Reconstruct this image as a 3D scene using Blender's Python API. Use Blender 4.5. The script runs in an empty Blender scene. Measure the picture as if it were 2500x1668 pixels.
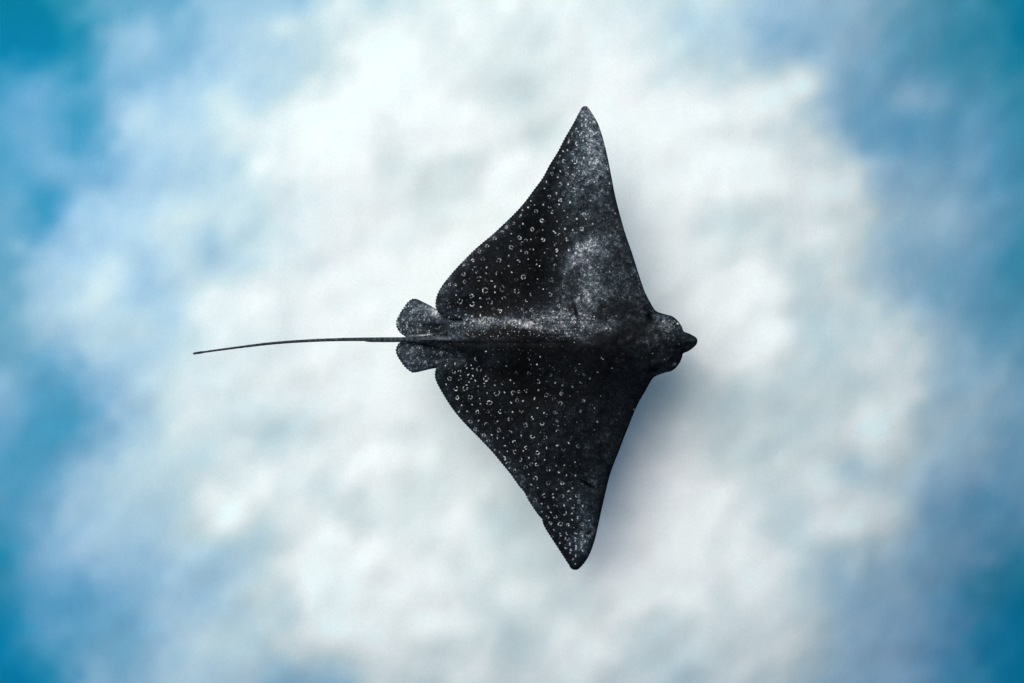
import bpy, math, random
import numpy as np
from mathutils import Vector
from mathutils.geometry import delaunay_2d_cdt

rad = math.radians
scene = bpy.context.scene
C = scene.collection

# ------------------------------------------------------------------ camera, sky, sun, exposure
CAM_Z, REF_Z, PPM = 6.38, 0.38, 565.0          # camera height, height of the ray's mid plane, photo pixels per metre there
cam_data = bpy.data.cameras.new('camera')
cam_data.sensor_width = 36.0
cam_data.lens = 36.0 * (CAM_Z - REF_Z) / (2500.0 / PPM)
cam_data.clip_end = 500.0
cam = bpy.data.objects.new('camera', cam_data)
cam.location = (0, 0, CAM_Z)
cam.rotation_euler = (0, 0, 0)
C.objects.link(cam)
scene.camera = cam

SUN_ZEN, SUN_AZ = 40.0, 130.0                   # zenith angle; direction the light comes from, counter-clockwise from +X
world = bpy.data.worlds.new('World')
scene.world = world
world.use_nodes = True
wn = world.node_tree.nodes
bgn = wn['Background']
sky = wn.new('ShaderNodeTexSky')
sky.sky_type = 'NISHITA'
sky.sun_disc = False
sky.sun_elevation = rad(90 - SUN_ZEN)
sky.sun_rotation = rad(90 - SUN_AZ)
sky.air_density = 0.6
sky.dust_density = 4.0
sky.ozone_density = 1.0
bgn.inputs['Strength'].default_value = 0.085
world.node_tree.links.new(sky.outputs['Color'], bgn.inputs['Color'])

sl = bpy.data.lights.new('sun', 'SUN')
sl.energy = 2.6
sl.angle = rad(64)
sl.color = (1.0, 0.79, 0.69)
so = bpy.data.objects.new('sun', sl)
d = Vector((math.sin(rad(SUN_ZEN)) * math.cos(rad(SUN_AZ)), math.sin(rad(SUN_ZEN)) * math.sin(rad(SUN_AZ)), math.cos(rad(SUN_ZEN))))
so.rotation_euler = d.to_track_quat('Z', 'Y').to_euler()
so.location = (-3, 3, 8)
C.objects.link(so)

vs = scene.view_settings
vs.view_transform = 'Standard'
vs.look = 'None'
vs.exposure = 0.99
vs.gamma = 1.0
vs.use_curve_mapping = False

# ------------------------------------------------------------------ helpers
rng = np.random.default_rng(11)


def lin(s):
    s = np.asarray(s, float) / 255.0
    return np.where(s <= 0.04045, s / 12.92, ((s + 0.055) / 1.055) ** 2.4)


def smooth(a, b, x):
    t = np.clip((x - a) / (b - a), 0, 1)
    return t * t * (3 - 2 * t)


def gs(x, y, cx, cy, sx, sy, ang=0.0):
    c, s = math.cos(rad(ang)), math.sin(rad(ang))
    dx, dy = x - cx, y - cy
    return np.exp(-0.5 * (((dx * c + dy * s) / sx) ** 2 + ((-dx * s + dy * c) / sy) ** 2))


class ValueNoise:
    """smooth lattice noise in the range -1..1, used for shapes and pigment"""
    def __init__(self, seed, n=256):
        self.g = np.random.default_rng(seed).uniform(-1, 1, (n, n))
        self.n = n

    def __call__(self, x, y):
        xi, yi = np.floor(x).astype(int), np.floor(y).astype(int)
        fx, fy = x - xi, y - yi
        fx, fy = fx * fx * (3 - 2 * fx), fy * fy * (3 - 2 * fy)
        g, n = self.g, self.n
        a, b = g[yi % n, xi % n], g[yi % n, (xi + 1) % n]
        c, e = g[(yi + 1) % n, xi % n], g[(yi + 1) % n, (xi + 1) % n]
        return (a * (1 - fx) + b * fx) * (1 - fy) + (c * (1 - fx) + e * fx) * fy


def world_xy(px, py, z):
    k = (CAM_Z - z) / (CAM_Z - REF_Z) / PPM
    return (px - 1250.0) * k, (834.0 - py) * k


def make_mesh(name, verts, faces, mat, parent=None, cols=None, smooth_shade=True):
    me = bpy.data.meshes.new(name)
    verts = np.asarray(verts, dtype=np.float32)
    faces = np.asarray(faces, dtype=np.int32)
    nf, k = faces.shape
    me.vertices.add(len(verts))
    me.vertices.foreach_set('co', verts.ravel())
    me.loops.add(nf * k)
    me.loops.foreach_set('vertex_index', faces.ravel())
    me.polygons.add(nf)
    me.polygons.foreach_set('loop_start', np.arange(0, nf * k, k, dtype=np.int32))
    me.polygons.foreach_set('loop_total', np.full(nf, k, dtype=np.int32))
    me.polygons.foreach_set('use_smooth', np.full(nf, smooth_shade, dtype=bool))
    me.update(calc_edges=True)
    me.validate()
    if cols is not None:
        ca = me.color_attributes.new('pigment', 'FLOAT_COLOR', 'POINT')
        rgba = np.ones((len(verts), 4), dtype=np.float32)
        rgba[:, :3] = cols
        ca.data.foreach_set('color', rgba.ravel())
    me.materials.append(mat)
    o = bpy.data.objects.new(name, me)
    C.objects.link(o)
    if parent:
        o.parent = parent
    return o


def pigment_material(name, rough, spec, bump_scale, bump_strength, dist, tint=None):
    m = bpy.data.materials.new(name)
    m.use_nodes = True
    nt = m.node_tree
    b = nt.nodes['Principled BSDF']
    b.inputs['Roughness'].default_value = rough
    b.inputs['Specular IOR Level'].default_value = spec
    at = nt.nodes.new('ShaderNodeAttribute')
    at.attribute_name = 'pigment'
    geo = nt.nodes.new('ShaderNodeTexCoord')
    n = nt.nodes.new('ShaderNodeTexNoise')
    n.inputs['Scale'].default_value = bump_scale
    n.inputs['Detail'].default_value = 4
    nt.links.new(geo.outputs['Object'], n.inputs['Vector'])
    bp = nt.nodes.new('ShaderNodeBump')
    bp.inputs['Strength'].default_value = bump_strength
    bp.inputs['Distance'].default_value = dist
    nt.links.new(n.outputs['Fac'], bp.inputs['Height'])
    nt.links.new(bp.outputs['Normal'], b.inputs['Normal'])
    nt.links.new(at.outputs['Color'], b.inputs['Base Color'])
    return m, nt, b, at, geo


# ------------------------------------------------------------------ water: a body of clear blue water over the sand
ABS = np.array([0.66, 0.235, 0.105])            # absorption per metre, red / green / blue
WATER_TOP = 0.49
LIGHT_PATH = 1.0 + 1.0 / math.cos(rad(SUN_ZEN)) # way down plus way up, per metre of depth

wm = bpy.data.materials.new('clear_water')
wm.use_nodes = True
nt = wm.node_tree
nt.nodes.remove(nt.nodes['Principled BSDF'])
va = nt.nodes.new('ShaderNodeVolumeAbsorption')
mx = float(ABS.max())
va.inputs['Color'].default_value = (*(1 - ABS / mx), 1)
va.inputs['Density'].default_value = mx
nt.links.new(va.outputs[0], nt.nodes['Material Output'].inputs['Volume'])
HW = 70.0
bv = [(x, y, z) for z in (-5.0, WATER_TOP) for x, y in ((-HW, -HW), (HW, -HW), (HW, HW), (-HW, HW))]
water = make_mesh('water', bv, [(3, 2, 1, 0), (4, 5, 6, 7), (0, 1, 5, 4), (1, 2, 6, 5), (2, 3, 7, 6), (3, 0, 4, 7)], wm, smooth_shade=False)
water['kind'] = 'structure'

# ------------------------------------------------------------------ seabed: a pale sand bank that falls away on all sides
# survey of the bank, every 0.18 m: how pale the bottom reads (0 = deep blue, 25 = white sand), 25 x 17 stations
BANK = '''
0 0 9 11 11 15 16 16 20  19.5 21 21 22 22.5 21 20.5 20  20 17 16 16 12 9 7 0
1 0 4 15 13 16 18 18 20  22 22 22.5 21 21.5 22.5 23 20  19 15 15 15.5 10 7 6 1
6 9 9 14 15 19 17 19 23  24.5 22 22 22 23.5 24 24 23  22.5 23 19 13 11 9.5 9 7
9 12 6 18 18 20 21 23 24.5  21.5 24.5 23.5 21.5 22.5 24.5 24.5 25  23.5 23 20 13 10 10 11 6
8 10 12 16 17 18 21 23 24.5  23 22 22 24 24 24.5 25 25  25 24.5 22.5 22 14 13 12 8
11 5 17 17 18 19 20 22 24  24 23 23.5 24 24 24.5 25 25  22.5 22.5 23.5 22.5 17 16 13.5 9.5
9 15 16 19 20 18 21 23 25  24.5 24 24 24 24 24.5 25 24.5  22 23 21.5 20 15 13 12 6
12 17 20 18 18 22 23.5 23 25  25 24.5 24.5 24 24 24.5 24 23.5  24.5 24 20.5 20.5 17.5 13 11 8
10 15 19 20 19 22 21.5 23 25  25 25 25 24 24 24.5 24 24  25 24 20 20.5 21.5 17 12 10
13 9 14 18 21 22 23 23 24.5  24.5 23.5 24 24 24 24 22.5 21.5  21 21 20 19.5 22.5 18 16 13
12 8 9 17 21 21 20 21 23  23.5 23.5 23.5 24 24 24 22.5 21.5  20 21.5 20.5 21.5 22.5 17.5 16 13
8 9 16 20 20 21 23 22 23  24 23.5 22.5 23 24 24 23 22  21.5 20.5 22.5 20 21 17 14.5 12
9 12 16 17 19 22.5 20 22 20  23.5 22.5 23.5 22 23 23 24 24.5  23 20.5 21.5 22.5 20 13.5 11.5 11
5 13 16 16 18 18.5 19 23 24  24 23 23.5 21.5 21.5 23 24 24.5  22.5 23.5 20.5 18.5 16.5 13.5 12 6
5 10 11 14 17 18 20 22 24.5  23.5 24 22.5 23 22 22.5 24 23  22 23 19.5 15.5 16 13 5 2
0 8 12 11 17 20 19 21 23  23 22.5 22 20 21.5 22 21 21  21.5 21 20.5 17 15.5 11 5 1
0 2 13 13 17 19 18 15 16  20.5 21 22 21 23 21.5 20.5 20.5  21.5 21.5 18.5 16 14.5 10 6 1
'''
bank = np.array([[float(v) for v in r.split()] for r in BANK.strip().split('\n')])
assert bank.shape == (17, 25), bank.shape
PAD = 10                                        # beyond the surveyed part the bank runs out into deeper blue
big = np.pad(bank, PAD, mode='edge')
jj, ii = np.mgrid[0:big.shape[0], 0:big.shape[1]]
outd = np.hypot(np.maximum(np.maximum(PAD - ii, ii - (PAD + 24)), 0), np.maximum(np.maximum(PAD - jj, jj - (PAD + 16)), 0))
fade = smooth(0, 5, outd)
big = big * (1 - fade) + (3 + 3 * rng.uniform(-1, 1, big.shape)) * fade
big = np.maximum(big, 0)


def cubic(grid, u, v, bs=0.35):
    """cubic interpolation between survey stations (bs blends towards a smoothing B-spline)"""
    h, w = grid.shape
    u = np.clip(u, 0, w - 1.001)
    v = np.clip(v, 0, h - 1.001)
    iu, iv = np.floor(u).astype(int), np.floor(v).astype(int)
    fu, fv = u - iu, v - iv

    def wts(t):
        cr = [-0.5 * t + t * t - 0.5 * t ** 3, 1 - 2.5 * t * t + 1.5 * t ** 3, 0.5 * t + 2 * t * t - 1.5 * t ** 3, -0.5 * t * t + 0.5 * t ** 3]
        b = [(1 - t) ** 3 / 6, (3 * t ** 3 - 6 * t * t + 4) / 6, (-3 * t ** 3 + 3 * t * t + 3 * t + 1) / 6, t ** 3 / 6]
        return [cr[i] * (1 - bs) + b[i] * bs for i in range(4)]
    wu, wv = wts(fu), wts(fv)
    out = np.zeros_like(u)
    for a in range(4):
        ya = np.clip(iv + a - 1, 0, h - 1)
        for b in range(4):
            xb = np.clip(iu + b - 1, 0, w - 1)
            out += wv[a] * wu[b] * grid[ya, xb]
    return out


# the lie of the bank: the survey smoothed over about a metre gives the depth
def blur(g, s):
    r = int(3 * s)
    k = np.exp(-0.5 * (np.arange(-r, r + 1) / s) ** 2)
    k /= k.sum()
    p = np.pad(g, r, mode='edge')
    p = np.apply_along_axis(lambda a: np.convolve(a, k, 'valid'), 0, p)
    return np.apply_along_axis(lambda a: np.convolve(a, k, 'valid'), 1, p)


lie = blur(big, 2.2)
DROP = 0.75
depth_grid = DROP * np.clip((22.0 - lie) / 18.0, 0, 1.1) ** 1.3

axis_x = np.concatenate([np.linspace(-950, 3450, 320)])
axis_y = np.concatenate([np.linspace(-950, 2620, 262)])
# far skirts of the sheet, growing cells
fx = 3450 + np.cumsum(14 * 1.25 ** np.arange(1, 29))
fy = 2620 + np.cumsum(14 * 1.25 ** np.arange(1, 29))
axis_x = np.concatenate([(2500 - fx)[::-1], axis_x, fx])
axis_y = np.concatenate([(1670 - fy)[::-1], axis_y, fy])
PX, PY = np.meshgrid(axis_x, axis_y)
U, V = PX / (2500 / 24) + PAD, PY / (1668 / 16) + PAD
n1, n2, n3 = ValueNoise(3), ValueNoise(4), ValueNoise(5)
# wander the survey a little so nothing follows the stations
WU = U + 0.15 * n1(U * 1.1, V * 1.1) + 0.16 * n2(U * 2.6, V * 2.6)
WV = V + 0.15 * n2(U * 1.1 + 40, V * 1.1) + 0.16 * n1(U * 2.6 + 20, V * 2.6)
R = cubic(big, WU, WV, 0.15) * 10
R = R + (n1(PX / 46 + PY / 120, PY / 58) * 6 + n2(PX / 24 + PY / 50, PY / 36) * 2.6 + n3(PX / 90 + PY / 160, PY / 105) * 8) * (0.6 + 0.5 * smooth(250, 120, R))
R = R + np.clip(R - 150, 0, 60) / 60 * (n2(PX / 120 + 7, PY / 105) * 9 + n1(PX / 70 + 3, PY / 66 + 9) * 7)
for cx, cy, sx, sy, a in ((1815, 770, 75, 65, 26), (2215, 800, 50, 40, 26), (2234, 243, 52, 32, 40), (1975, 200, 40, 30, 28), (1082, 312, 55, 38, 18), (590, 1240, 60, 38, 24), (540, 1285, 40, 26, 16),
                          (268, 690, 55, 45, 26), (1640, 1420, 170, 50, 12), (1780, 530, 60, 48, -20), (1950, 740, 50, 60, -16), (350, 680, 45, 60, -22), (515, 600, 22, 40, -18), (1655, 1215, 70, 45, 14),
                          (960, 250, 90, 90, 14), (985, 500, 60, 60, -10), (1240, 1260, 60, 80, -12), (1420, 1480, 60, 30, -10), (1850, 1090, 50, 60, -12), (2130, 1050, 50, 70, 14),
                          (470, 165, 60, 60, -10), (1880, 1180, 60, 60, 14), (2080, 1140, 40, 30, -18), (700, 60, 40, 22, 16), (260, 920, 90, 80, -14), (500, 1410, 60, 110, -10),
                          (770, 1380, 60, 120, 14), (660, 1300, 90, 40, -12), (1700, 60, 60, 40, -6), (1835, 130, 80, 45, -12), (2090, 1290, 50, 24, 12), (760, 640, 40, 60, -8)):
    R = R + a * gs(PX, PY, cx, cy, sx, sy)
R = R + smooth(150, 215, R) * (4 + np.maximum(R - 212, -20) * 0.2)
R = np.clip(R, 4, 252)
depth = cubic(depth_grid, U, V, 1.0)
# how grey (silt) rather than blue each patch is
GREY = 0.36 + 0.28 * n3(PX / 240, PY / 200)
for cx, cy, sx, sy, a in ((1180, 330, 220, 200, .6), (1000, 90, 260, 90, .4), (30, 790, 60, 170, .3), (1780, 1000, 150, 130, .6), (1650, 1150, 120, 90, .6),
                          (640, 1280, 160, 110, .4), (1150, 1330, 250, 160, .5), (1950, 560, 140, 130, .4), (2280, 330, 60, 200, .1), (1450, 1480, 300, 120, .4), (330, 600, 260, 300, -.35),
                          (100, 1500, 150, 200, -.4), (2300, 1500, 200, 160, -.35), (2200, 340, 120, 60, -.2)):
    GREY = GREY + a * gs(PX, PY, cx, cy, sx, sy)
GREY = np.clip(GREY + 0.35 * smooth(170, 225, R), 0, 1)
tt = R / 250.0
Gt = 123 + 0.507 * R - 6 * tt * (1 - tt)
Bt = 171 + 0.317 * R - 8 * tt * (1 - tt)
hi = smooth(140, 215, R)
Bt = Bt - GREY * (Bt - R) * (0.20 + 0.30 * hi)
Gt = Gt - GREY * (Gt - R) * (0.04 + 0.34 * hi)
Gt = Gt - 5 * smooth(60, 110, R) * smooth(220, 150, R)
Bt = Bt + 3 * smooth(30, 90, R) * smooth(220, 150, R)
dull = smooth(205, 130, R) * smooth(10, 60, R)
Bt = Bt - 4 * dull
Gt = Gt - 6 * dull
target = np.stack([lin(R), lin(Gt), lin(Bt)], -1)
base_path = WATER_TOP * LIGHT_PATH
trans_rel = np.exp(-ABS[None, None] * depth[..., None] * LIGHT_PATH)
SAND = np.array([0.955, 0.715, 0.635])
white = np.array([0.955, 0.962, 0.962])
albedo = SAND * target / white / trans_rel  # water tint that the depth lacks is painted into the sand colour
albedo = np.clip(albedo, 0.006, 0.95)
zbed = -depth + 0.006 * n1(PX / 60, PY / 60)
WX, WY = world_xy(PX, PY, zbed)
h, w = PX.shape
verts = np.stack([WX, WY, zbed], -1).reshape(-1, 3)
idx = np.arange(h * w).reshape(h, w)
faces = np.stack([idx[1:, :-1], idx[1:, 1:], idx[:-1, 1:], idx[:-1, :-1]], -1).reshape(-1, 4)

sand_mat, nt, b, at, geo = pigment_material('pale_sand', 0.95, 0.1, 26.0, 0.08, 0.01)
# fine grain and faint long streaks in the sand's colour
mp = nt.nodes.new('ShaderNodeMapping')
mp.inputs['Scale'].default_value = (125, 95, 100)
ng = nt.nodes.new('ShaderNodeTexNoise')
ng.inputs['Scale'].default_value = 1.0
ng.inputs['Detail'].default_value = 5
ng.inputs['Roughness'].default_value = 0.75
nt.links.new(geo.outputs['Object'], mp.inputs['Vector'])
nt.links.new(mp.outputs['Vector'], ng.inputs['Vector'])
mp2 = nt.nodes.new('ShaderNodeMapping')
mp2.inputs['Scale'].default_value = (17, 9, 9)
mp2.inputs['Rotation'].default_value = (0, 0, rad(-12))
ns = nt.nodes.new('ShaderNodeTexNoise')
ns.inputs['Scale'].default_value = 1.0
ns.inputs['Detail'].default_value = 5
ns.inputs['Roughness'].default_value = 0.62
nt.links.new(geo.outputs['Object'], mp2.inputs['Vector'])
nt.links.new(mp2.outputs['Vector'], ns.inputs['Vector'])
r1 = nt.nodes.new('ShaderNodeMapRange')
r1.inputs['From Min'].default_value, r1.inputs['From Max'].default_value = 0.25, 0.75
r1.inputs['To Min'].default_value, r1.inputs['To Max'].default_value = 0.915, 1.065
r2 = nt.nodes.new('ShaderNodeMapRange')
r2.inputs['From Min'].default_value, r2.inputs['From Max'].default_value = 0.25, 0.75
r2.inputs['To Min'].default_value, r2.inputs['To Max'].default_value = 0.97, 1.025
nt.links.new(ng.outputs['Fac'], r1.inputs['Value'])
nt.links.new(ns.outputs['Fac'], r2.inputs['Value'])
mm = nt.nodes.new('ShaderNodeMath')
mm.operation = 'MULTIPLY'
nt.links.new(r1.outputs[0], mm.inputs[0])
nt.links.new(r2.outputs[0], mm.inputs[1])
vm = nt.nodes.new('ShaderNodeVectorMath')
vm.operation = 'SCALE'
nt.links.new(at.outputs['Color'], vm.inputs[0])
nt.links.new(mm.outputs[0], vm.inputs['Scale'])
nt.links.new(vm.outputs[0], b.inputs['Base Color'])
seabed = make_mesh('seabed', verts, faces, sand_mat, cols=albedo.reshape(-1, 3))
seabed['kind'] = 'structure'

# ------------------------------------------------------------------ the ray
DISC = [(1428, 259.2), (1423.2, 260.6), (1418.5, 266.0), (1410.7, 281.3), (1397, 306.6), (1378.6, 338.7), (1362.5, 368.6), (1341.8, 403), (1325.8, 432.9), (1308, 458), (1289, 484),
        (1269, 507.5), (1247, 530.5), (1223.7, 552.5), (1200.7, 574.3), (1177.8, 593.8), (1154.8, 613.5), (1131.8, 637), (1108.9, 660.4), (1090.5, 682.2), (1076.7, 701.8),
        (1067.6, 720.1), (1063.4, 738), (1065.2, 754), (1074.5, 767.5), (1088, 776.5), (1106, 780.2), (1130, 781),
        (1118, 792), (1090, 806), (1050, 818), (1010, 823), (985, 825.5), (985, 834), (1010, 838), (1050, 844), (1090, 858), (1120, 876),
        (1100.7, 881), (1082.4, 884), (1070.9, 892), (1063.8, 903), (1061.7, 918.1), (1065.8, 934.2), (1077.8, 956), (1098, 988.5), (1114, 1010), (1133, 1031.5), (1156, 1056),
        (1178.7, 1079.3), (1199.4, 1101.1), (1221.5, 1127.6), (1246.5, 1157), (1265, 1184), (1279.8, 1201.5), (1290.5, 1222), (1311.8, 1255.2), (1322.8, 1267.8), (1328.2, 1283.9),
        (1348.6, 1317.2), (1371.5, 1351.6), (1388.6, 1379.5), (1394.2, 1388.2), (1402.5, 1391.6), (1412.6, 1389.4), (1428, 1373), (1440.4, 1351.6), (1451.9, 1319.5),
        (1460, 1285), (1469.1, 1243.7), (1479.5, 1197.8), (1488.7, 1161), (1500, 1128.9), (1513.9, 1094.4), (1526.5, 1061), (1535.2, 1040), (1546.7, 1010.6), (1560.4, 980.8),
        (1576.5, 953.2), (1588, 932.6), (1595.5, 922.2), (1608.7, 915.4), (1627, 909), (1636, 907.5), (1647.7, 900.4), (1659.2, 886.7), (1665.4, 872), (1668, 863.5), (1682, 856.8),
        (1697.2, 845), (1702.6, 834.8), (1700, 825), (1685, 815.5), (1669.5, 809.2), (1664.5, 797), (1654.6, 783.3), (1641.8, 772.6), (1631, 769.3), (1615.5, 765), (1604, 760.6),
        (1596.5, 753.5), (1583.5, 731), (1572.5, 708), (1558, 665), (1543.4, 618.5), (1527.3, 572), (1514.5, 528), (1503.5, 485), (1495.7, 446.7), (1486.5, 398.4), (1477.3, 357.1),
        (1468.1, 325), (1459, 299.7), (1449.8, 283.6), (1440.8, 269.5), (1434, 261.0)]
PELVIC = [(1018, 730.5), (1009, 730), (998.6, 735.6), (986, 750.5), (974.4, 768.9), (967.6, 785), (968.7, 798.7), (976.7, 812.5), (988, 821), (996, 829), (986, 832),
          (974, 838), (967.6, 849.3), (967, 860.7), (974.4, 876.8), (988.2, 895.2), (1004.3, 908), (1015.8, 909.6), (1038.7, 904.2), (1064, 899.2), (1110, 895), (1165, 880),
          (1165, 785), (1110, 765), (1070, 756), (1050, 746), (1033, 737.5)]


def curve(pts, step, scallop):
    """closed Catmull-Rom outline resampled evenly; scallop(x, y) gives the height of the scallops on the fin's trailing margin"""
    p = np.array(pts, float)
    n = len(p)
    dense = []
    for i in range(n):
        p0, p1, p2, p3 = p[i - 1], p[i], p[(i + 1) % n], p[(i + 2) % n]
        m = max(2, int(np.hypot(*(p2 - p1)) / 0.5))
        t = np.arange(m)[:, None] / m
        dense.append(0.5 * (2 * p1 + (p2 - p0) * t + (2 * p0 - 5 * p1 + 4 * p2 - p3) * t ** 2 + (-p0 + 3 * p1 - 3 * p2 + p3) * t ** 3))
    dn = np.concatenate(dense)
    seg = np.hypot(*(np.roll(dn, -1, 0) - dn).T)
    s = np.concatenate([[0], np.cumsum(seg)])
    L = s[-1]
    m = int(L / step)
    q = np.arange(m) * L / m
    cl = np.vstack([dn, dn[:1]])
    x, y = np.interp(q, s, cl[:, 0]), np.interp(q, s, cl[:, 1])
    tx, ty = np.roll(x, -2) - np.roll(x, 2), np.roll(y, -2) - np.roll(y, 2)
    ln = np.hypot(tx, ty) + 1e-9
    nx, ny = ty / ln, -tx / ln
    area = 0.5 * np.sum(x * np.roll(y, -1) - y * np.roll(x, -1))
    sg = 1.0 if area > 0 else -1.0
    amp = scallop(x, y)
    wv = amp * (np.abs(np.sin(q * math.pi / 7.6 + 0.6 * np.sin(q / 60))) - 0.6)
    wob = 0.5 * np.sin(q / 31.0) + 0.35 * np.sin(q / 13.0 + 1)
    return np.stack([x + sg * nx * (wv + wob * 0.6 * (amp > 0.2)), y + sg * ny * (wv + wob * 0.6 * (amp > 0.2))], 1)


def edge_distance(px, py, poly):
    out = np.full(len(px), 1e9)
    a, b_ = poly, np.roll(poly, -1, 0)
    ln2 = ((b_ - a) ** 2).sum(1) + 1e-12
    for s in range(0, len(px), 4000):
        x, y = px[s:s + 4000, None], py[s:s + 4000, None]
        t = np.clip(((x - a[:, 0]) * (b_[:, 0] - a[:, 0]) + (y - a[:, 1]) * (b_[:, 1] - a[:, 1])) / ln2, 0, 1)
        dx, dy = x - a[:, 0] - t * (b_[:, 0] - a[:, 0]), y - a[:, 1] - t * (b_[:, 1] - a[:, 1])
        out[s:s + 4000] = np.sqrt((dx * dx + dy * dy).min(1))
    return out


def inside(px, py, poly):
    res = np.zeros(len(px), bool)
    x1, y1 = poly[:, 0], poly[:, 1]
    x2, y2 = np.roll(x1, -1), np.roll(y1, -1)
    for i in range(len(poly)):
        if y1[i] == y2[i]:
            continue
        c = (y1[i] > py) != (y2[i] > py)
        if c.any():
            xi = (x2[i] - x1[i]) * (py[c] - y1[i]) / (y2[i] - y1[i]) + x1[i]
            res[c] ^= px[c] < xi
    return res


def sheet(poly, step):
    """flat triangulation of an outline with an even cloud of interior points: (x, y, is_rim, triangles)"""
    x0, y0 = poly.min(0)
    x1, y1 = poly.max(0)
    gy = np.arange(y0, y1, step * 0.87)
    gx = np.arange(x0, x1, step)
    X, Y = np.meshgrid(gx, gy)
    X = X + (np.arange(len(gy)) % 2)[:, None] * step * 0.5
    X, Y = X.ravel(), Y.ravel()
    k = inside(X, Y, poly)
    X, Y = X[k], Y[k]
    k = edge_distance(X, Y, poly[::2]) > step * 0.6
    X, Y = X[k], Y[k]
    n = len(poly)
    pts = [Vector((float(a), float(b))) for a, b in poly] + [Vector((float(a), float(b))) for a, b in zip(X, Y)]
    vo, _, fo, _, _, _ = delaunay_2d_cdt(pts, [(i, (i + 1) % n) for i in range(n)], [], 1, 1e-6)
    P = np.array([(v.x, v.y) for v in vo])
    F = np.array([f for f in fo if len(f) == 3], dtype=np.int64)
    return P, F


YC = 833.0


def disc_height(x, y, e):
    """upper surface, lower surface (metres above the sand) of the disc"""
    s = (YC - y) / 560.0                                   # + towards the wing at the top of the picture
    a = np.abs(s)
    up, lo = smooth(0.05, 0.35, s), smooth(0.05, 0.35, -s)
    mid = REF_Z + 0.012 - 0.04 * a ** 1.7
    # upper wing cupped along its chord, lower wing gently rolled over
    fold = 1345 + 35 * s
    q = (x - fold) / 150.0
    mid = mid + up * (0.050 * np.tanh(np.abs(q) * 1.2) ** 1.6 - 0.02) * (1 - 0.45 * smooth(0.5, 1, a))
    mid = mid + lo * (0.018 * np.sin((x - 1250) / 95.0 + 2.0 * a) - 0.01)
    rim = 1 - np.exp(-e / 5.0)
    th = 0.010 * rim + 0.030 * smooth(0, 150, e) * (1 - 0.5 * smooth(0.2, 0.9, a))
    wx = smooth(985, 1180, x) * (1 - 0.35 * smooth(1500, 1620, x))
    wid = 34 + 42 * smooth(1000, 1300, x) + 8 * smooth(1500, 1640, x)
    ridge = np.exp(-np.abs((y - (YC - 2)) / wid) ** 2.2)
    grow = smooth(0, 26, e)
    th = th + 0.048 * ridge * wx * grow
    head = gs(x, y, 1616, 838, 44, 58)
    th = th + 0.030 * head * grow
    for yy in (786, 890):
        th = th + 0.016 * gs(x, y, 1634, yy, 19, 14) * grow
    th = th + 0.012 * gs(x, y, 1686, 835, 16, 12) * smooth(0, 12, e)
    # groove along the spine, furrow between wing and tail root, spiracles, old scars
    top = mid + th
    top = top - 0.003 * np.exp(-((y - 838) / 5.0) ** 2) * smooth(1020, 1100, x) * (1 - smooth(1330, 1480, x)) * grow
    top = top + 0.004 * np.exp(-((y - 822) / 5.0) ** 2) * smooth(1000, 1060, x) * (1 - smooth(1120, 1200, x)) * grow
    for cx, cy, sx, sy in ((1587, 773, 5, 7), (1598, 903, 9, 6)):
        top = top - 0.02 * gs(x, y, cx, cy, sx, sy, 0) * grow
    top = top + 0.004 * gs(x, y, 1634, 787, 10, 8) * grow - 0.006 * np.exp(-((np.hypot(x - 1632, (y - 787) * 1.1) - 17) / 2.5) ** 2) * grow
    top = top - 0.008 * np.exp(-((x - 1664 + 0.0025 * (y - 836) ** 2) / 3.0) ** 2) * gs(x, y, 1664, 836, 20, 24)
    top = top - 0.014 * gs(x, y, 1436, 1184, 17, 2.8, 27) - 0.003 * gs(x, y, 1438, 1300, 8, 5, -20)
    top = top + 0.0007 * n1(x / 9, y / 9) + 0.0014 * n2(x / 27, y / 27) * smooth(0, 60, e)
    top = top + 0.0022 * np.sin((y + 0.35 * x) / 5.2) * gs(x, y, 1370, 795, 60, 26)
    bot = mid - 0.6 * th
    bot = np.where(e < 0.4, top - 0.0005, bot)
    return top, bot


def near(x, y, pts_xy, sig):
    out = np.zeros(len(x))
    for cx, cy in pts_xy:
        out = np.maximum(out, gs(x, y, cx, cy, sig, sig))
    return out


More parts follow.
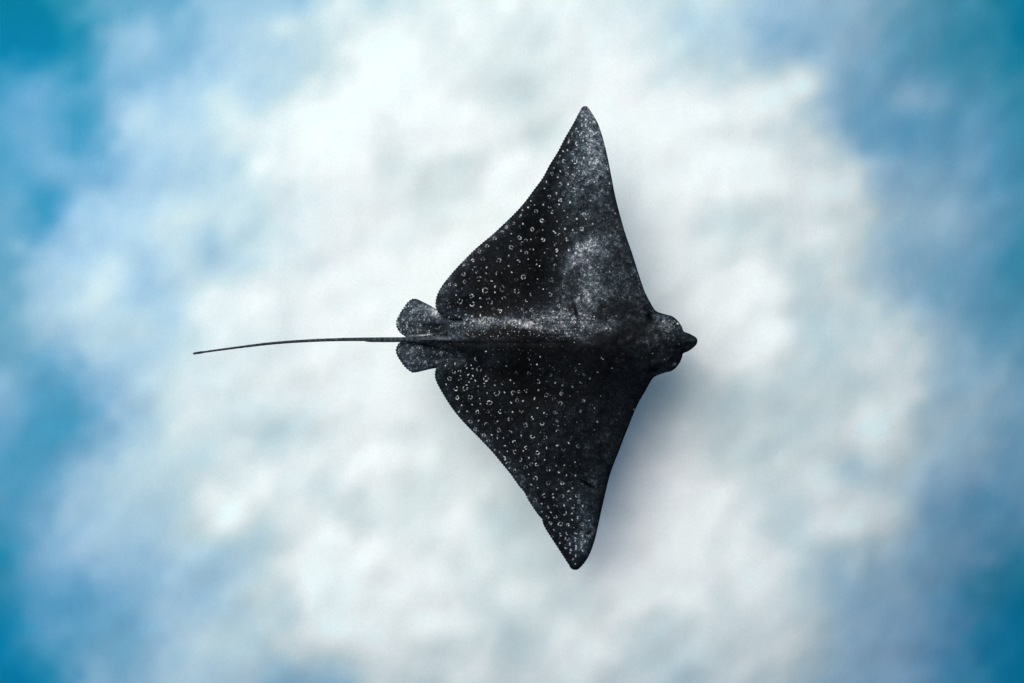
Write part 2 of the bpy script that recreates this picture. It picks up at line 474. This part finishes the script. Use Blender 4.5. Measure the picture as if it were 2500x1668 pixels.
# ---- pigment: rings and dots, as (x, y, radius) in quarter-size field notes for each part of the back: origin x, origin y, then marks
RINGS = [
    (940, 700, '797,157,26 1110,155,31 790,255,20 905,955,30 792,970,24 1073,978,27 685,978,20 750,1080,24 972,1088,30 855,1075,28 1050,1045,18 1255,1025,20 1190,1132,29 905,1175,22 1110,1235,25 1325,1245,22 1225,1328,20 1447,1322,18 980,1338,20 1113,1370,15 1330,1410,20 905,1435,18 1075,1465,18 1490,1475,20 1210,1530,20 955,1515,16 1670,1455,20 1500,1105,18 1360,1128,18 1628,1008,20 1000,875,28 975,770,22 770,1180,18 925,185,24 1220,258,20 1265,125,20 1380,165,20 1065,40,28 1245,20,28 1405,50,22 840,35,28 920,100,20 1555,85,15 1465,238,15 1030,308,20 670,160,16 680,220,16 730,900,20 790,905,16 860,855,16'),
    (1040, 440, '775,990,28 560,1050,26 975,870,22 775,852,22 605,840,20 510,940,20 907,715,20 995,612,18 810,558,18 775,725,20 650,703,18 1122,745,22 1130,522,18 1190,905,18 1035,1030,22 965,1182,28 1320,1215,20 1330,1058,20 1465,1135,18 1465,1240,15 1620,1120,18 1495,405,17 1230,430,18 1345,340,15 1310,178,15 1425,215,15 1570,105,22 1425,45,20 1170,330,18 1615,680,18 1560,900,20 1690,1010,15 1600,1275,18 565,755,18 400,1000,18 930,460,14 1000,380,14 855,500,14 730,620,16 1245,635,18 1390,748,16 1375,905,14 500,850,14 410,1080,16 250,1110,14 310,1115,12'),
    (1250, 240, '665,670,27 775,765,20 648,832,20 580,805,17 655,975,22 800,875,20 508,920,18 515,1085,18 425,803,16 555,670,18 690,485,16 645,395,16 318,1300,18 430,1210,16 395,1045,15 85,1485,20 485,675,14 215,1395,16 765,1240,20 740,1390,20 905,675,16 830,575,14 640,580,16 1100,1230,8'),
    (1080, 860, '1105,455,20 1265,440,16 1255,545,20 1200,640,18 1062,760,17 885,780,24 720,850,16 600,833,22 470,770,20 298,738,18 348,817,17 440,882,16 488,943,17 765,955,16 1090,908,20 960,895,22 1228,842,18 1225,978,18 1010,1070,20 890,1015,16 772,1060,20 1180,1110,17 600,1078,16 655,1128,18 697,1185,20 828,1143,18 1005,1195,18 885,1223,20 1125,1253,16 760,1262,20 1305,1212,15 990,1345,22 1125,1390,20 1275,1390,18 1088,1525,22 1273,1532,18 1430,1528,16 1467,630,16 1500,520,16 1218,725,16 1445,750,16 795,1320,16 1150,240,16 940,80,18'),
    (1220, 1060, '590,772,20 782,770,18 692,838,18 645,955,22 802,985,20 722,1055,18 373,705,20 505,885,18 593,880,16 540,945,14 645,1070,14 725,965,14 510,778,12 718,1110,22 868,1160,15 870,1065,14 880,960,16')]
DOTS = [
    (940, 700, '1170,62 755,90 1010,122 1020,215 1085,1132 1270,1125 1168,1047 1333,995 960,1000 893,1015 1590,1190 1465,1215 1620,1290 1560,1385 1575,1407 1355,1333 1690,1342 1627,1103 650,1040 1005,1190 1013,1247 925,1255 815,1260 785,1330 875,1325 995,1425 1195,1433 860,295 925,315 790,320 680,325 870,350 935,368 845,390 1072,690 1650,745 1615,828 1290,845 700,735 640,840 745,820 915,838 930,872'),
    (1040, 440, '880,803 1087,840 645,928 640,990 700,1073 735,1190 733,1133 878,912 913,980 1115,630 1010,750 905,570 1242,530 1260,773 1385,802 1518,747 1590,775 1650,757 1495,640 1470,997 1187,1052 1375,560 1360,545 1033,465 1605,412 1480,520 580,1255 320,1222 580,1350 400,905 1282,25 1510,45 1660,100 1530,235 1390,135 1410,255 1245,260 1155,265 1085,290 1025,320 1665,530 1700,410 1480,1370 1355,1395 1245,1465 1555,1475 1245,1160'),
    (1250, 240, '745,190 800,195 742,275 742,295 783,275 783,298 685,322 738,372 788,400 826,345 830,262 865,380 607,450 600,470 755,450 845,452 793,475 590,550 543,563 510,613 765,633 848,645 828,682 740,697 445,742 598,737 690,747 712,772 513,775 865,750 488,840 715,875 875,890 598,915 755,973 615,1108 835,1088 502,1130 335,1133 470,1010 200,1092 172,1160 555,1195 478,1310 688,1283 450,1420 562,1388 580,1510 645,1400 325,1505 200,1500 860,1335 830,1515 110,1190 92,1245 115,1335 1035,905 985,505 700,355 720,390 365,885 345,960 790,1285'),
    (1300, 480, '400,65 620,45 385,572 457,600 517,580 360,440 262,575 655,520 585,678 430,725 700,750 725,790 822,800 555,825 712,880 680,970 740,1085 600,1105 475,1095 335,1065 340,825 205,1040 495,1235 890,1270 350,1195 222,1220 425,1305 345,1270 615,470 485,505 530,355 430,355 640,290 570,240 470,240 830,410'),
    (1340, 680, '45,350 175,325 320,370 715,395 250,435 370,510 435,1065 145,1138 68,1110 250,1153 520,998 1105,797 1230,860 1655,990 1330,455 1370,482 85,1515 515,1525 335,1410 485,1378 130,1240 125,1215 550,1250 375,1305 905,1395 70,1420 140,1330 575,860 670,955 605,530 655,535'),
    (1080, 860, '950,688 963,710 1082,645 1010,597 748,636 980,488 976,502 855,520 838,885 650,912 665,995 585,912 525,880 690,1055 860,1050 920,1123 1108,1020 1343,965 1087,1145 1210,1208 1237,1278 1320,1307 1410,1170 1413,1312 1383,370 1275,353 1568,280 1020,405 1200,325 1615,825 1650,740 555,1040 710,1235 918,1300 943,1408 1015,1443 1213,1455 1338,1480 1382,1445 1175,1510 1180,1545 1360,1557 1690,60 1455,125 1005,130'),
    (1220, 1060, '570,672 752,687 728,608 445,740 448,825 685,760 883,765 543,832 768,845 827,880 827,898 768,910 575,1020 800,1055 818,1058 800,1105 803,1135 745,1165 745,1182 640,1158 697,1210 757,1225 757,1238 747,1262 812,1190 812,1208 812,1225 880,1240 808,1283 808,1298 778,1332 805,1380 910,1137 950,917')]

marks = []                                                  # each mark: (x, y, half width, strength)
mr = random.Random(5)


def arc_marks(cx, cy, r, wdt, strength):
    n = mr.choice([3, 3, 4, 4, 5]) if r < 6.2 else mr.choice([5, 6])
    a0 = mr.uniform(0, 6.28)
    ex, ea = mr.uniform(0.8, 1.15), mr.uniform(0, 3.14)
    for k in range(n):
        if mr.random() < 0.25:
            continue
        a = a0 + 6.283 * k / n + mr.uniform(-.2, .2)
        span = 6.283 / n * mr.uniform(0.2, 0.75)
        m = max(1, int(span * r / 0.8))
        wk, st = wdt * mr.uniform(0.75, 1.2), strength * mr.uniform(0.6, 1.1)
        for t in range(m + 1):
            b = a + span * t / m
            ux, uy = r * math.cos(b) * ex, r * math.sin(b) / ex
            marks.append((cx + ux * math.cos(ea) - uy * math.sin(ea), cy + ux * math.sin(ea) + uy * math.cos(ea), wk, st))


def fade_at(x, y):
    """marks are fainter on the front of the wings and the dark spine"""
    f = 1.0
    if x > 1400 and 420 < y < 1120:
        f = 0.85
    if 640 < y < 1080 and 1330 < x:
        f = 0.7
    return f


for ox, oy, t in RINGS:
    for m in t.split():
        a, b, r = map(float, m.split(','))
        x, y = ox + a / 4.355, oy + b / 4.355
        arc_marks(x, y, r / 4.355 * 0.93, 0.78, fade_at(x, y) * mr.uniform(0.7, 1.05))
for ox, oy, t in DOTS:
    for m in t.split():
        a, b = map(float, m.split(','))
        x, y = ox + a / 4.355, oy + b / 4.355
        an = mr.uniform(0, 3.14)
        l = mr.uniform(0, 1.6)
        for q in (-1, 0, 1):
            marks.append((x + q * l * math.cos(an), y + q * l * math.sin(an), mr.uniform(0.95, 1.35), fade_at(x, y) * mr.uniform(.6, 1.0)))
# fine flecks that fill in between
for k in range(420):
    x, y = mr.uniform(1075, 1440), mr.uniform(330, 1360)
    if 780 < y < 880 or min((x - m[0]) ** 2 + (y - m[1]) ** 2 for m in marks) < 95:
        continue
    if mr.random() < 0.55:
        arc_marks(x, y, mr.uniform(2.6, 4.0), 0.75, mr.uniform(0.35, 0.7))
    else:
        marks.append((x, y, mr.uniform(0.9, 1.3), mr.uniform(0.4, 0.8)))
taken = [(m[0], m[1]) for m in marks]
for k in range(2600):
    x, y = mr.uniform(1066, 1600), mr.uniform(300, 1370)
    marks.append((x, y, mr.uniform(0.6, 1.0), mr.uniform(0.10, 0.5) * (0.45 if x > 1420 else 1)))
for k in range(340):                                        # flecks crowd along the middle of the back
    x = mr.uniform(1110, 1460)
    y = mr.gauss(792 + 0.0 * x, 20)
    marks.append((x, y, mr.uniform(0.6, 1.1), mr.uniform(0.25, 0.9)))


def paint_marks(x, y, mk, cell=6.0):
    out = np.zeros(len(x))
    order = {}
    gx, gy = (x // cell).astype(int), (y // cell).astype(int)
    key = gx * 4096 + gy
    srt = np.argsort(key, kind='stable')
    ks = key[srt]
    for mx_, my_, wk, st in mk:
        cx, cy = int(mx_ // cell), int(my_ // cell)
        for i in (-1, 0, 1):
            for j in (-1, 0, 1):
                k = (cx + i) * 4096 + cy + j
                a, b = np.searchsorted(ks, k), np.searchsorted(ks, k + 1)
                if a == b:
                    continue
                ids = srt[a:b]
                dd = (x[ids] - mx_) ** 2 + (y[ids] - my_) ** 2
                v = st * np.exp(-(dd / (wk * wk)) ** 1.3)
                out[ids] = np.maximum(out[ids], v)
    return out


def skin(x, y, e):
    """pigment of the upper side of the disc, with lit and shaded areas painted in"""
    s = (YC - y) / 560.0
    L = np.full(len(x), 16.0)
    front_u = smooth(1320, 1400, x + 0.10 * (y - 600)) * smooth(0.06, 0.22, s)  # front of the upper wing painted lighter, as if lit
    L += 21 * front_u + 5 * n2(x / 9, y / 11) * front_u
    L += 36 * gs(x, y, 1445, 600, 34, 13, -24) + 26 * gs(x, y, 1405, 628, 26, 9, -38) + 14 * gs(x, y, 1452, 640, 40, 40)  # wet sheen and pale scuffing painted into the skin
    L += 17 * gs(x, y, 1437, 690, 17, 55) + 12 * gs(x, y, 1400, 745, 50, 30)
    L += 38 * gs(x, y, 1440, 315, 24, 50) + 22 * gs(x, y, 1462, 400, 22, 40) + 14 * gs(x, y, 1400, 430, 30, 60)
    L += 20 * smooth(34, 6, e) * smooth(1360, 1290, x) + 14 * gs(x, y, 1088, 725, 25, 30)
    L += 46 * gs(x, y, 1285, 793, 34, 7, 12) + 34 * gs(x, y, 1205, 785, 60, 12, -2) + 30 * gs(x, y, 1165, 800, 35, 8, -20)  # lit side of the body ridge painted in
    L += 40 * np.clip(n1(x / 11, y / 5) + 0.1, 0, 1) * gs(x, y, 1270, 788, 110, 12, 3)
    L += 26 * gs(x, y, 1350, 775, 60, 18, 8) + 22 * gs(x, y, 1400, 822, 50, 8, 14) + 22 * gs(x, y, 1460, 800, 60, 10)
    L += 34 * gs(x, y, 1622, 783, 20, 10, 22) + 22 * gs(x, y, 1638, 800, 24, 16) + 9 * gs(x, y, 1625, 850, 40, 34) + 14 * gs(x, y, 1686, 835, 16, 14)  # lit top of the head, painted
    L += 14 * gs(x, y, 1615, 905, 22, 7, -20)
    L += 30 * gs(x, y, 1425, 1318, 18, 30, 20) + 16 * gs(x, y, 1430, 1240, 30, 60) + 13 * gs(x, y, 1470, 1130, 30, 90, 15) + 10 * gs(x, y, 1500, 1000, 40, 60, 15)
    L += 9 * gs(x, y, 1190, 877, 60, 10) + 8 * gs(x, y, 1350, 1170, 60, 70)
    L += 44 * gs(x, y, 1050, 826, 40, 3) + 20 * gs(x, y, 1130, 826, 30, 6)
    L += (3 + 12 * n1(x / 12, y / 12)) * gs(x, y, 1540, 800, 80, 50) + 3 * gs(x, y, 1560, 890, 50, 30)
    L -= 10 * front_u * smooth(1470, 1540, x) * smooth(690, 780, y)
    L += 26 * gs(x, y, 1500, 782, 12, 7) + 22 * gs(x, y, 1535, 775, 9, 6) + 20 * gs(x, y, 1478, 800, 14, 8) + 16 * gs(x, y, 1580, 838, 10, 5, 30)
    L += 16 * (n1(x / 7, y / 7) > 0.35) * gs(x, y, 1610, 830, 60, 55)
    for k in range(9):                                      # fine folds curving off the shoulder
        yy = 755 + 9 * k + 14 * np.sin((x - 1300) / 90.0 + 0.2 * k)
        L += 20 * np.exp(-((y - yy) / 1.6) ** 2) * gs(x, y, 1370, 795, 65, 34)
    L -= 9 * gs(x, y, 1300, 590, 24, 190, 4) + 8 * gs(x, y, 1320, 900, 200, 50) + 6 * gs(x, y, 1240, 700, 80, 70)  # shaded trough of the wing and far side of the ridge painted dark
    L += 3 * n1(x / 14, y / 14) + 4 * n1(x / 26, y / 26) + 5 * n2(x / 60, y / 60)
    L = 5 + (L - 5) * (0.72 + 0.28 * smooth(25, 60, L))
    L = np.where(x > 1460, L * (1 - 0.22 * smooth(690, 800, y)), L)
    L += 30 * gs(x, y, 1618, 782, 20, 8, 22) * (0.6 + n1(x / 4, y / 4)) + 14 * gs(x, y, 1640, 806, 20, 14) + 12 * gs(x, y, 1612, 906, 24, 5, -20)  # more painted light on the head, around the spiracles
    L += 13 * np.clip(n2(x / 8, y / 8), 0, 1) * gs(x, y, 1590, 840, 90, 55) + 10 * gs(x, y, 1690, 826, 12, 3, 28) + 8 * gs(x, y, 1690, 846, 12, 3, -28)
    L += 150 * gs(x, y, 1655, 790.5, 2.4, 1.7) + 90 * gs(x, y, 1646, 785, 1.6, 1.4)  # small white glints painted beside the eye
    L = np.clip(L, 4, 150)
    grain = rng.normal(0, 1, len(x))
    grain2 = n1(x / 2.3, y / 2.3) + n2(x / 3.7, y / 3.7)
    cells = rng.normal(0, 1, (700, 700))
    coarse = cells[(y / 2.9).astype(int) % 700, (x / 2.9).astype(int) % 700]
    mott = n1(x / 5.5, y / 5.5) + n2(x / 9.0, y / 9.0) + 0.6 * n3(x / 17.0, y / 17.0)
    L = L * np.exp(0.22 * grain + 0.20 * grain2 + 0.17 * coarse + 0.27 * mott) + 1.0
    # scattered pale grains over the scuffed and painted-lit parts
    sc = np.clip((L - 28) / 60, 0, 1)
    L = np.where(rng.random(len(x)) < 0.06 * sc, L + 60, L)
    m = paint_marks(x, y, marks)
    L = L * (1 - m) + 236 * m
    for cx, cy, sx, sy, an in ((1436, 1184, 17, 2.6, 27), (1438, 1300, 5, 2.5, -20), (1587, 773, 5, 6, 0), (1598, 903, 9, 5, 0), (1405, 760, 3, 18, -15), (1467, 434, 4, 3, 0)):
        L *= 1 - 0.9 * gs(x, y, cx, cy, sx, sy, an)
    base = lin(np.clip(L, 2, 250)) * 0.86
    return base


def two_sided(P, F, height, colour, poly):
    """closed body from a flat triangulation: an upper and a lower skin that share their rim"""
    e = edge_distance(P[:, 0], P[:, 1], poly)
    top, bot = height(P[:, 0], P[:, 1], e)
    rim = e < 0.3
    tx, ty = world_xy(P[:, 0], P[:, 1], top)
    v_top = np.stack([tx, ty, top], 1)
    inner = np.where(~rim)[0]
    bx, by = world_xy(P[inner, 0], P[inner, 1], top[inner])
    v_bot = np.stack([bx, by, np.minimum(bot[inner], top[inner] - 0.002)], 1)
    mp_ = np.arange(len(P))
    mp_[inner] = len(P) + np.arange(len(inner))
    a, b_, c = P[F[:, 0]], P[F[:, 1]], P[F[:, 2]]
    cr = (b_[:, 0] - a[:, 0]) * (c[:, 1] - a[:, 1]) - (b_[:, 1] - a[:, 1]) * (c[:, 0] - a[:, 0])
    F = np.where((cr > 0)[:, None], F[:, ::-1], F)           # y points down in the notes: flip so that the upper skin faces up
    Fb = mp_[F][:, ::-1]
    ct = colour(P[:, 0], P[:, 1], e)
    cb = np.tile(np.array([[0.6, 0.6, 0.58]]), (len(inner), 1))
    cb[e[inner] < 6] = ct[inner][e[inner] < 6]
    return np.vstack([v_top, v_bot]), np.vstack([F, Fb]), np.vstack([ct, cb])


def disc_scallop(x, y):
    up = (y < 765) & (x < 1425 - 0 * y) & (x < 1063 + (775 - y) * 0.74 + 25)
    lo = (y > 890) & (x < 1064 + (y - 890) * 0.72 + 18)
    s = np.where(up | lo, 1.7, 0.0)
    s = np.where(y < 275, 0, s)
    s = np.where(y > 1380, 0, s)
    return s


def pelvic_scallop(x, y):
    return np.where((x < 1012) & ((y < 818) | (y > 838)), 2.2, 0.0)


root = bpy.data.objects.new('eagle_ray', None)
C.objects.link(root)
root.location = (0, 0, 0)
root['label'] = 'black eagle ray with white rings gliding over pale sand, seen from above'
root['category'] = 'ray'

skin_mat, snt, sb, sat, sgeo = pigment_material('ray_skin', 0.6, 0.03, 150.0, 0.2, 0.003)

out_disc = curve(DISC, 1.6, disc_scallop)
P1, F1 = sheet(out_disc, 1.55)


# ---- pelvic fins, just under the wings, with the tail root between
def pelvic_height(x, y, e):
    top = REF_Z - 0.016 + 0.010 * (1 - np.exp(-e / 5)) + 0.012 * smooth(0, 40, e) + 0.002 * n1(x / 8, y / 8)
    top = top + 0.0025 * np.sin((y - 830) / 4.0) * smooth(960, 1040, x)
    return top, top - 0.012 - 0.02 * smooth(0, 40, e)


pmarks = []
for k in range(250):
    x, y = mr.uniform(968, 1110), mr.uniform(732, 908)
    if mr.random() < 0.45:
        arc_marks_n = mr.uniform(2.0, 3.2)
        n0 = len(marks)
        arc_marks(x, y, arc_marks_n, 0.8, mr.uniform(.5, .9) * (0.8 if y > 832 else 1))
        pmarks += marks[n0:]
        del marks[n0:]
    else:
        pmarks.append((x, y, mr.uniform(.8, 1.3), mr.uniform(.5, 1) * (0.8 if y > 832 else 1)))


def pelvic_skin(x, y, e):
    L = np.full(len(x), 50.0)
    L -= 34 * gs(x, y, 1065, 800, 24, 12) + 30 * gs(x, y, 1050, 842, 40, 7) + 20 * gs(x, y, 1070, 860, 30, 20)
    L += 90 * gs(x, y, 1064, 762, 9, 7, 40) + 34 * gs(x, y, 1045, 757, 24, 9, 20) + 50 * gs(x, y, 1117, 800, 12, 8)
    L += 120 * gs(x, y, 1050, 817.5, 34, 1.6, -3) + 90 * gs(x, y, 1020, 834.5, 26, 1.4, -3) + 70 * gs(x, y, 1022, 827, 16, 3)
    L -= 14 * smooth(7, 1, e)
    L = np.clip(L, 8, 235) * np.exp(0.25 * rng.normal(0, 1, len(x)) + 0.3 * n2(x / 3, y / 3))
    m = paint_marks(x, y, pmarks)
    L = L * (1 - m) + 225 * m
    return lin(np.clip(L, 3, 250)) * 0.86


out_pel = curve(PELVIC, 1.6, pelvic_scallop)
P2, F2 = sheet(out_pel, 1.55)

# ---- tail: a long whip that runs out of the tail root
TAIL = [(1075, 829, 9), (1040, 829, 7.5), (991, 829, 5.2), (940, 828.6, 4.3), (886.8, 828.5, 3.9), (827, 829.2, 3.6), (767.7, 831.3, 3.3), (708, 834.6, 3.0), (648.5, 839.8, 2.9), (589, 847.3, 2.6),
        (529.4, 855.3, 2.3), (500, 859.3, 2.1), (490, 860.6, 2.7), (480, 862.6, 2.6), (474, 863.3, 2.6), (471.0, 863.5, 1.2)]


def tube(rows, z_of, sides, colour, sub=3.0):
    px = np.array([r[0] for r in rows], float)
    s = np.abs(px - px[0])
    n = int(s[-1] / sub)
    q = np.linspace(0, s[-1], n)
    X = np.interp(q, s, px)
    Yv = np.array([r[1] for r in rows], float)
    # smooth the centre line
    Y = np.interp(q, s, Yv)
    k = np.hanning(31)
    k /= k.sum()
    Ys = np.convolve(np.pad(Y, 15, mode='reflect', reflect_type='odd'), k, 'valid')
    Rr = 1.12 * np.interp(q, s, [r[2] for r in rows]) * (1 + 0.05 * n1(q / 9, q * 0 + 3.3))
    V_, C_ = [], []
    for i in range(n):
        for j in range(sides):
            a = 2 * math.pi * j / sides
            z = z_of(X[i]) + Rr[i] / PPM * math.sin(a) * 0.9
            wx, wy = world_xy(X[i], Ys[i] + Rr[i] * math.cos(a), z)
            V_.append((wx, wy, z))
    V_ = np.array(V_)
    idx_ = np.arange(n * sides).reshape(n, sides)
    r_ = np.roll(idx_, -1, 1)
    Fq = np.stack([idx_[:-1], r_[:-1], r_[1:], idx_[1:]], -1).reshape(-1, 4)
    Ft = np.vstack([Fq[:, [0, 1, 2]], Fq[:, [0, 2, 3]]])
    caps = []
    for base_i in (0, n - 1):
        for j in range(1, sides - 1):
            t = (idx_[base_i, 0], idx_[base_i, j], idx_[base_i, j + 1])
            caps.append(t if base_i else t[::-1])
    Ft = np.vstack([Ft, np.array(caps)])
    return V_, Ft, colour(np.repeat(X, sides), len(V_))


def tail_colour(x, n):
    t = 44 + 18 * rng.normal(0, 1, n) * 0.5 + 18 * (np.sin(x / 2.1) > 0.75) + 10 * n1(x / 5, x * 0)
    c = lin(np.clip(t, 8, 120)) * 0.9
    return np.stack([c, c, c], 1) * np.array([0.72, 0.95, 1.1])


tz = lambda x: REF_Z + 0.012 - 0.02 * (1000 - x) / 500
v3, f3, c3 = tube(TAIL, tz, 10, tail_colour)


# colours: grey pigment with a cold cast
def skin_rgb(fn):
    def g(x, y, e):
        b_ = fn(x, y, e)
        cast = np.array([0.60, 0.90, 1.15])
        warm = np.clip(b_ / 0.25, 0, 1)[:, None]
        return b_[:, None] * (cast * (1 - warm) + np.array([0.93, 1.0, 1.02]) * warm)
    return g


v1, f1, c1 = two_sided(P1, F1, disc_height, skin_rgb(skin), out_disc)
v2, f2, c2 = two_sided(P2, F2, pelvic_height, skin_rgb(pelvic_skin), out_pel)
VV = np.vstack([v1, v2, v3])
FF = np.vstack([f1, f2 + len(v1), f3 + len(v1) + len(v2)])
CC = np.vstack([c1, c2, c3])
body = make_mesh('body', VV, FF, skin_mat, root, CC)

# ---- sting lying along the lower side of the tail
v4, f4, c4 = tube([(1000, 831.5, 2.6), (975, 832, 3.2), (930, 832, 3.4), (900, 832, 3.3), (892, 831.5, 2.6), (889, 831, 1.0)], lambda x: tz(x) + 0.002, 8, tail_colour, 2.0)
sting = make_mesh('sting', v4, f4, skin_mat, root, c4 * 0.7)

# ---- small dorsal fin on the tail root
fin_v, fin_f = [], []
prof = [(1082, 0.0), (1068, 0.016), (1050, 0.026), (1034, 0.030), (1024, 0.028), (1022, 0.018), (1026, 0.0)]
zb = REF_Z + 0.018
for sy in (-1, 1):
    for x, hh in prof:
        wx, wy = world_xy(x, 829 + sy * (2.2 - 50 * hh * 0.7), zb + hh)
        fin_v.append((wx, wy, zb + hh))
n = len(prof)
for j in range(1, n - 1):
    fin_f.append((0, j, j + 1))
    fin_f.append((n, n + j + 1, n + j))
for j in range(n):
    k = (j + 1) % n
    fin_f.append((j, n + j, n + k))
    fin_f.append((j, n + k, k))
fc = np.tile(np.array([[0.035, 0.042, 0.048]]), (len(fin_v), 1))
make_mesh('dorsal_fin', fin_v, fin_f, skin_mat, root, fc)

# ---- eyes, low on the sides of the head
em = bpy.data.materials.new('ray_eye')
em.use_nodes = True
eb = em.node_tree.nodes['Principled BSDF']
eb.inputs['Roughness'].default_value = 0.12
en = em.node_tree.nodes.new('ShaderNodeTexNoise')
en.inputs['Scale'].default_value = 90
er = em.node_tree.nodes.new('ShaderNodeValToRGB')
er.color_ramp.elements[0].color = (0.004, 0.005, 0.006, 1)
er.color_ramp.elements[1].color = (0.03, 0.032, 0.035, 1)
em.node_tree.links.new(en.outputs['Fac'], er.inputs['Fac'])
em.node_tree.links.new(er.outputs['Color'], eb.inputs['Base Color'])
for ex_, ey_ in ((1645, 789), (1645, 888)):
    vv, ff = [], []
    rz = REF_Z + (0.040 if ey_ < 833 else 0.034)
    NS, NR = 14, 9
    for i in range(NR):
        th_ = math.pi * (i + 0.5) / NR
        for j in range(NS):
            ph = 2 * math.pi * j / NS
            z = rz + 0.012 * math.cos(th_)
            wx, wy = world_xy(ex_ + 6.0 * math.sin(th_) * math.cos(ph), ey_ + 5.0 * math.sin(th_) * math.sin(ph), z)
            vv.append((wx, wy, z))
    for i in range(NR - 1):
        for j in range(NS):
            k = (j + 1) % NS
            a, b_, c, e_ = i * NS + j, i * NS + k, (i + 1) * NS + k, (i + 1) * NS + j
            ff += [(a, b_, c), (a, c, e_)]
    for j in range(1, NS - 1):
        ff.append((0, j + 1, j))
        ff.append(((NR - 1) * NS, (NR - 1) * NS + j, (NR - 1) * NS + j + 1))
    make_mesh('eye', vv, ff, em, root)
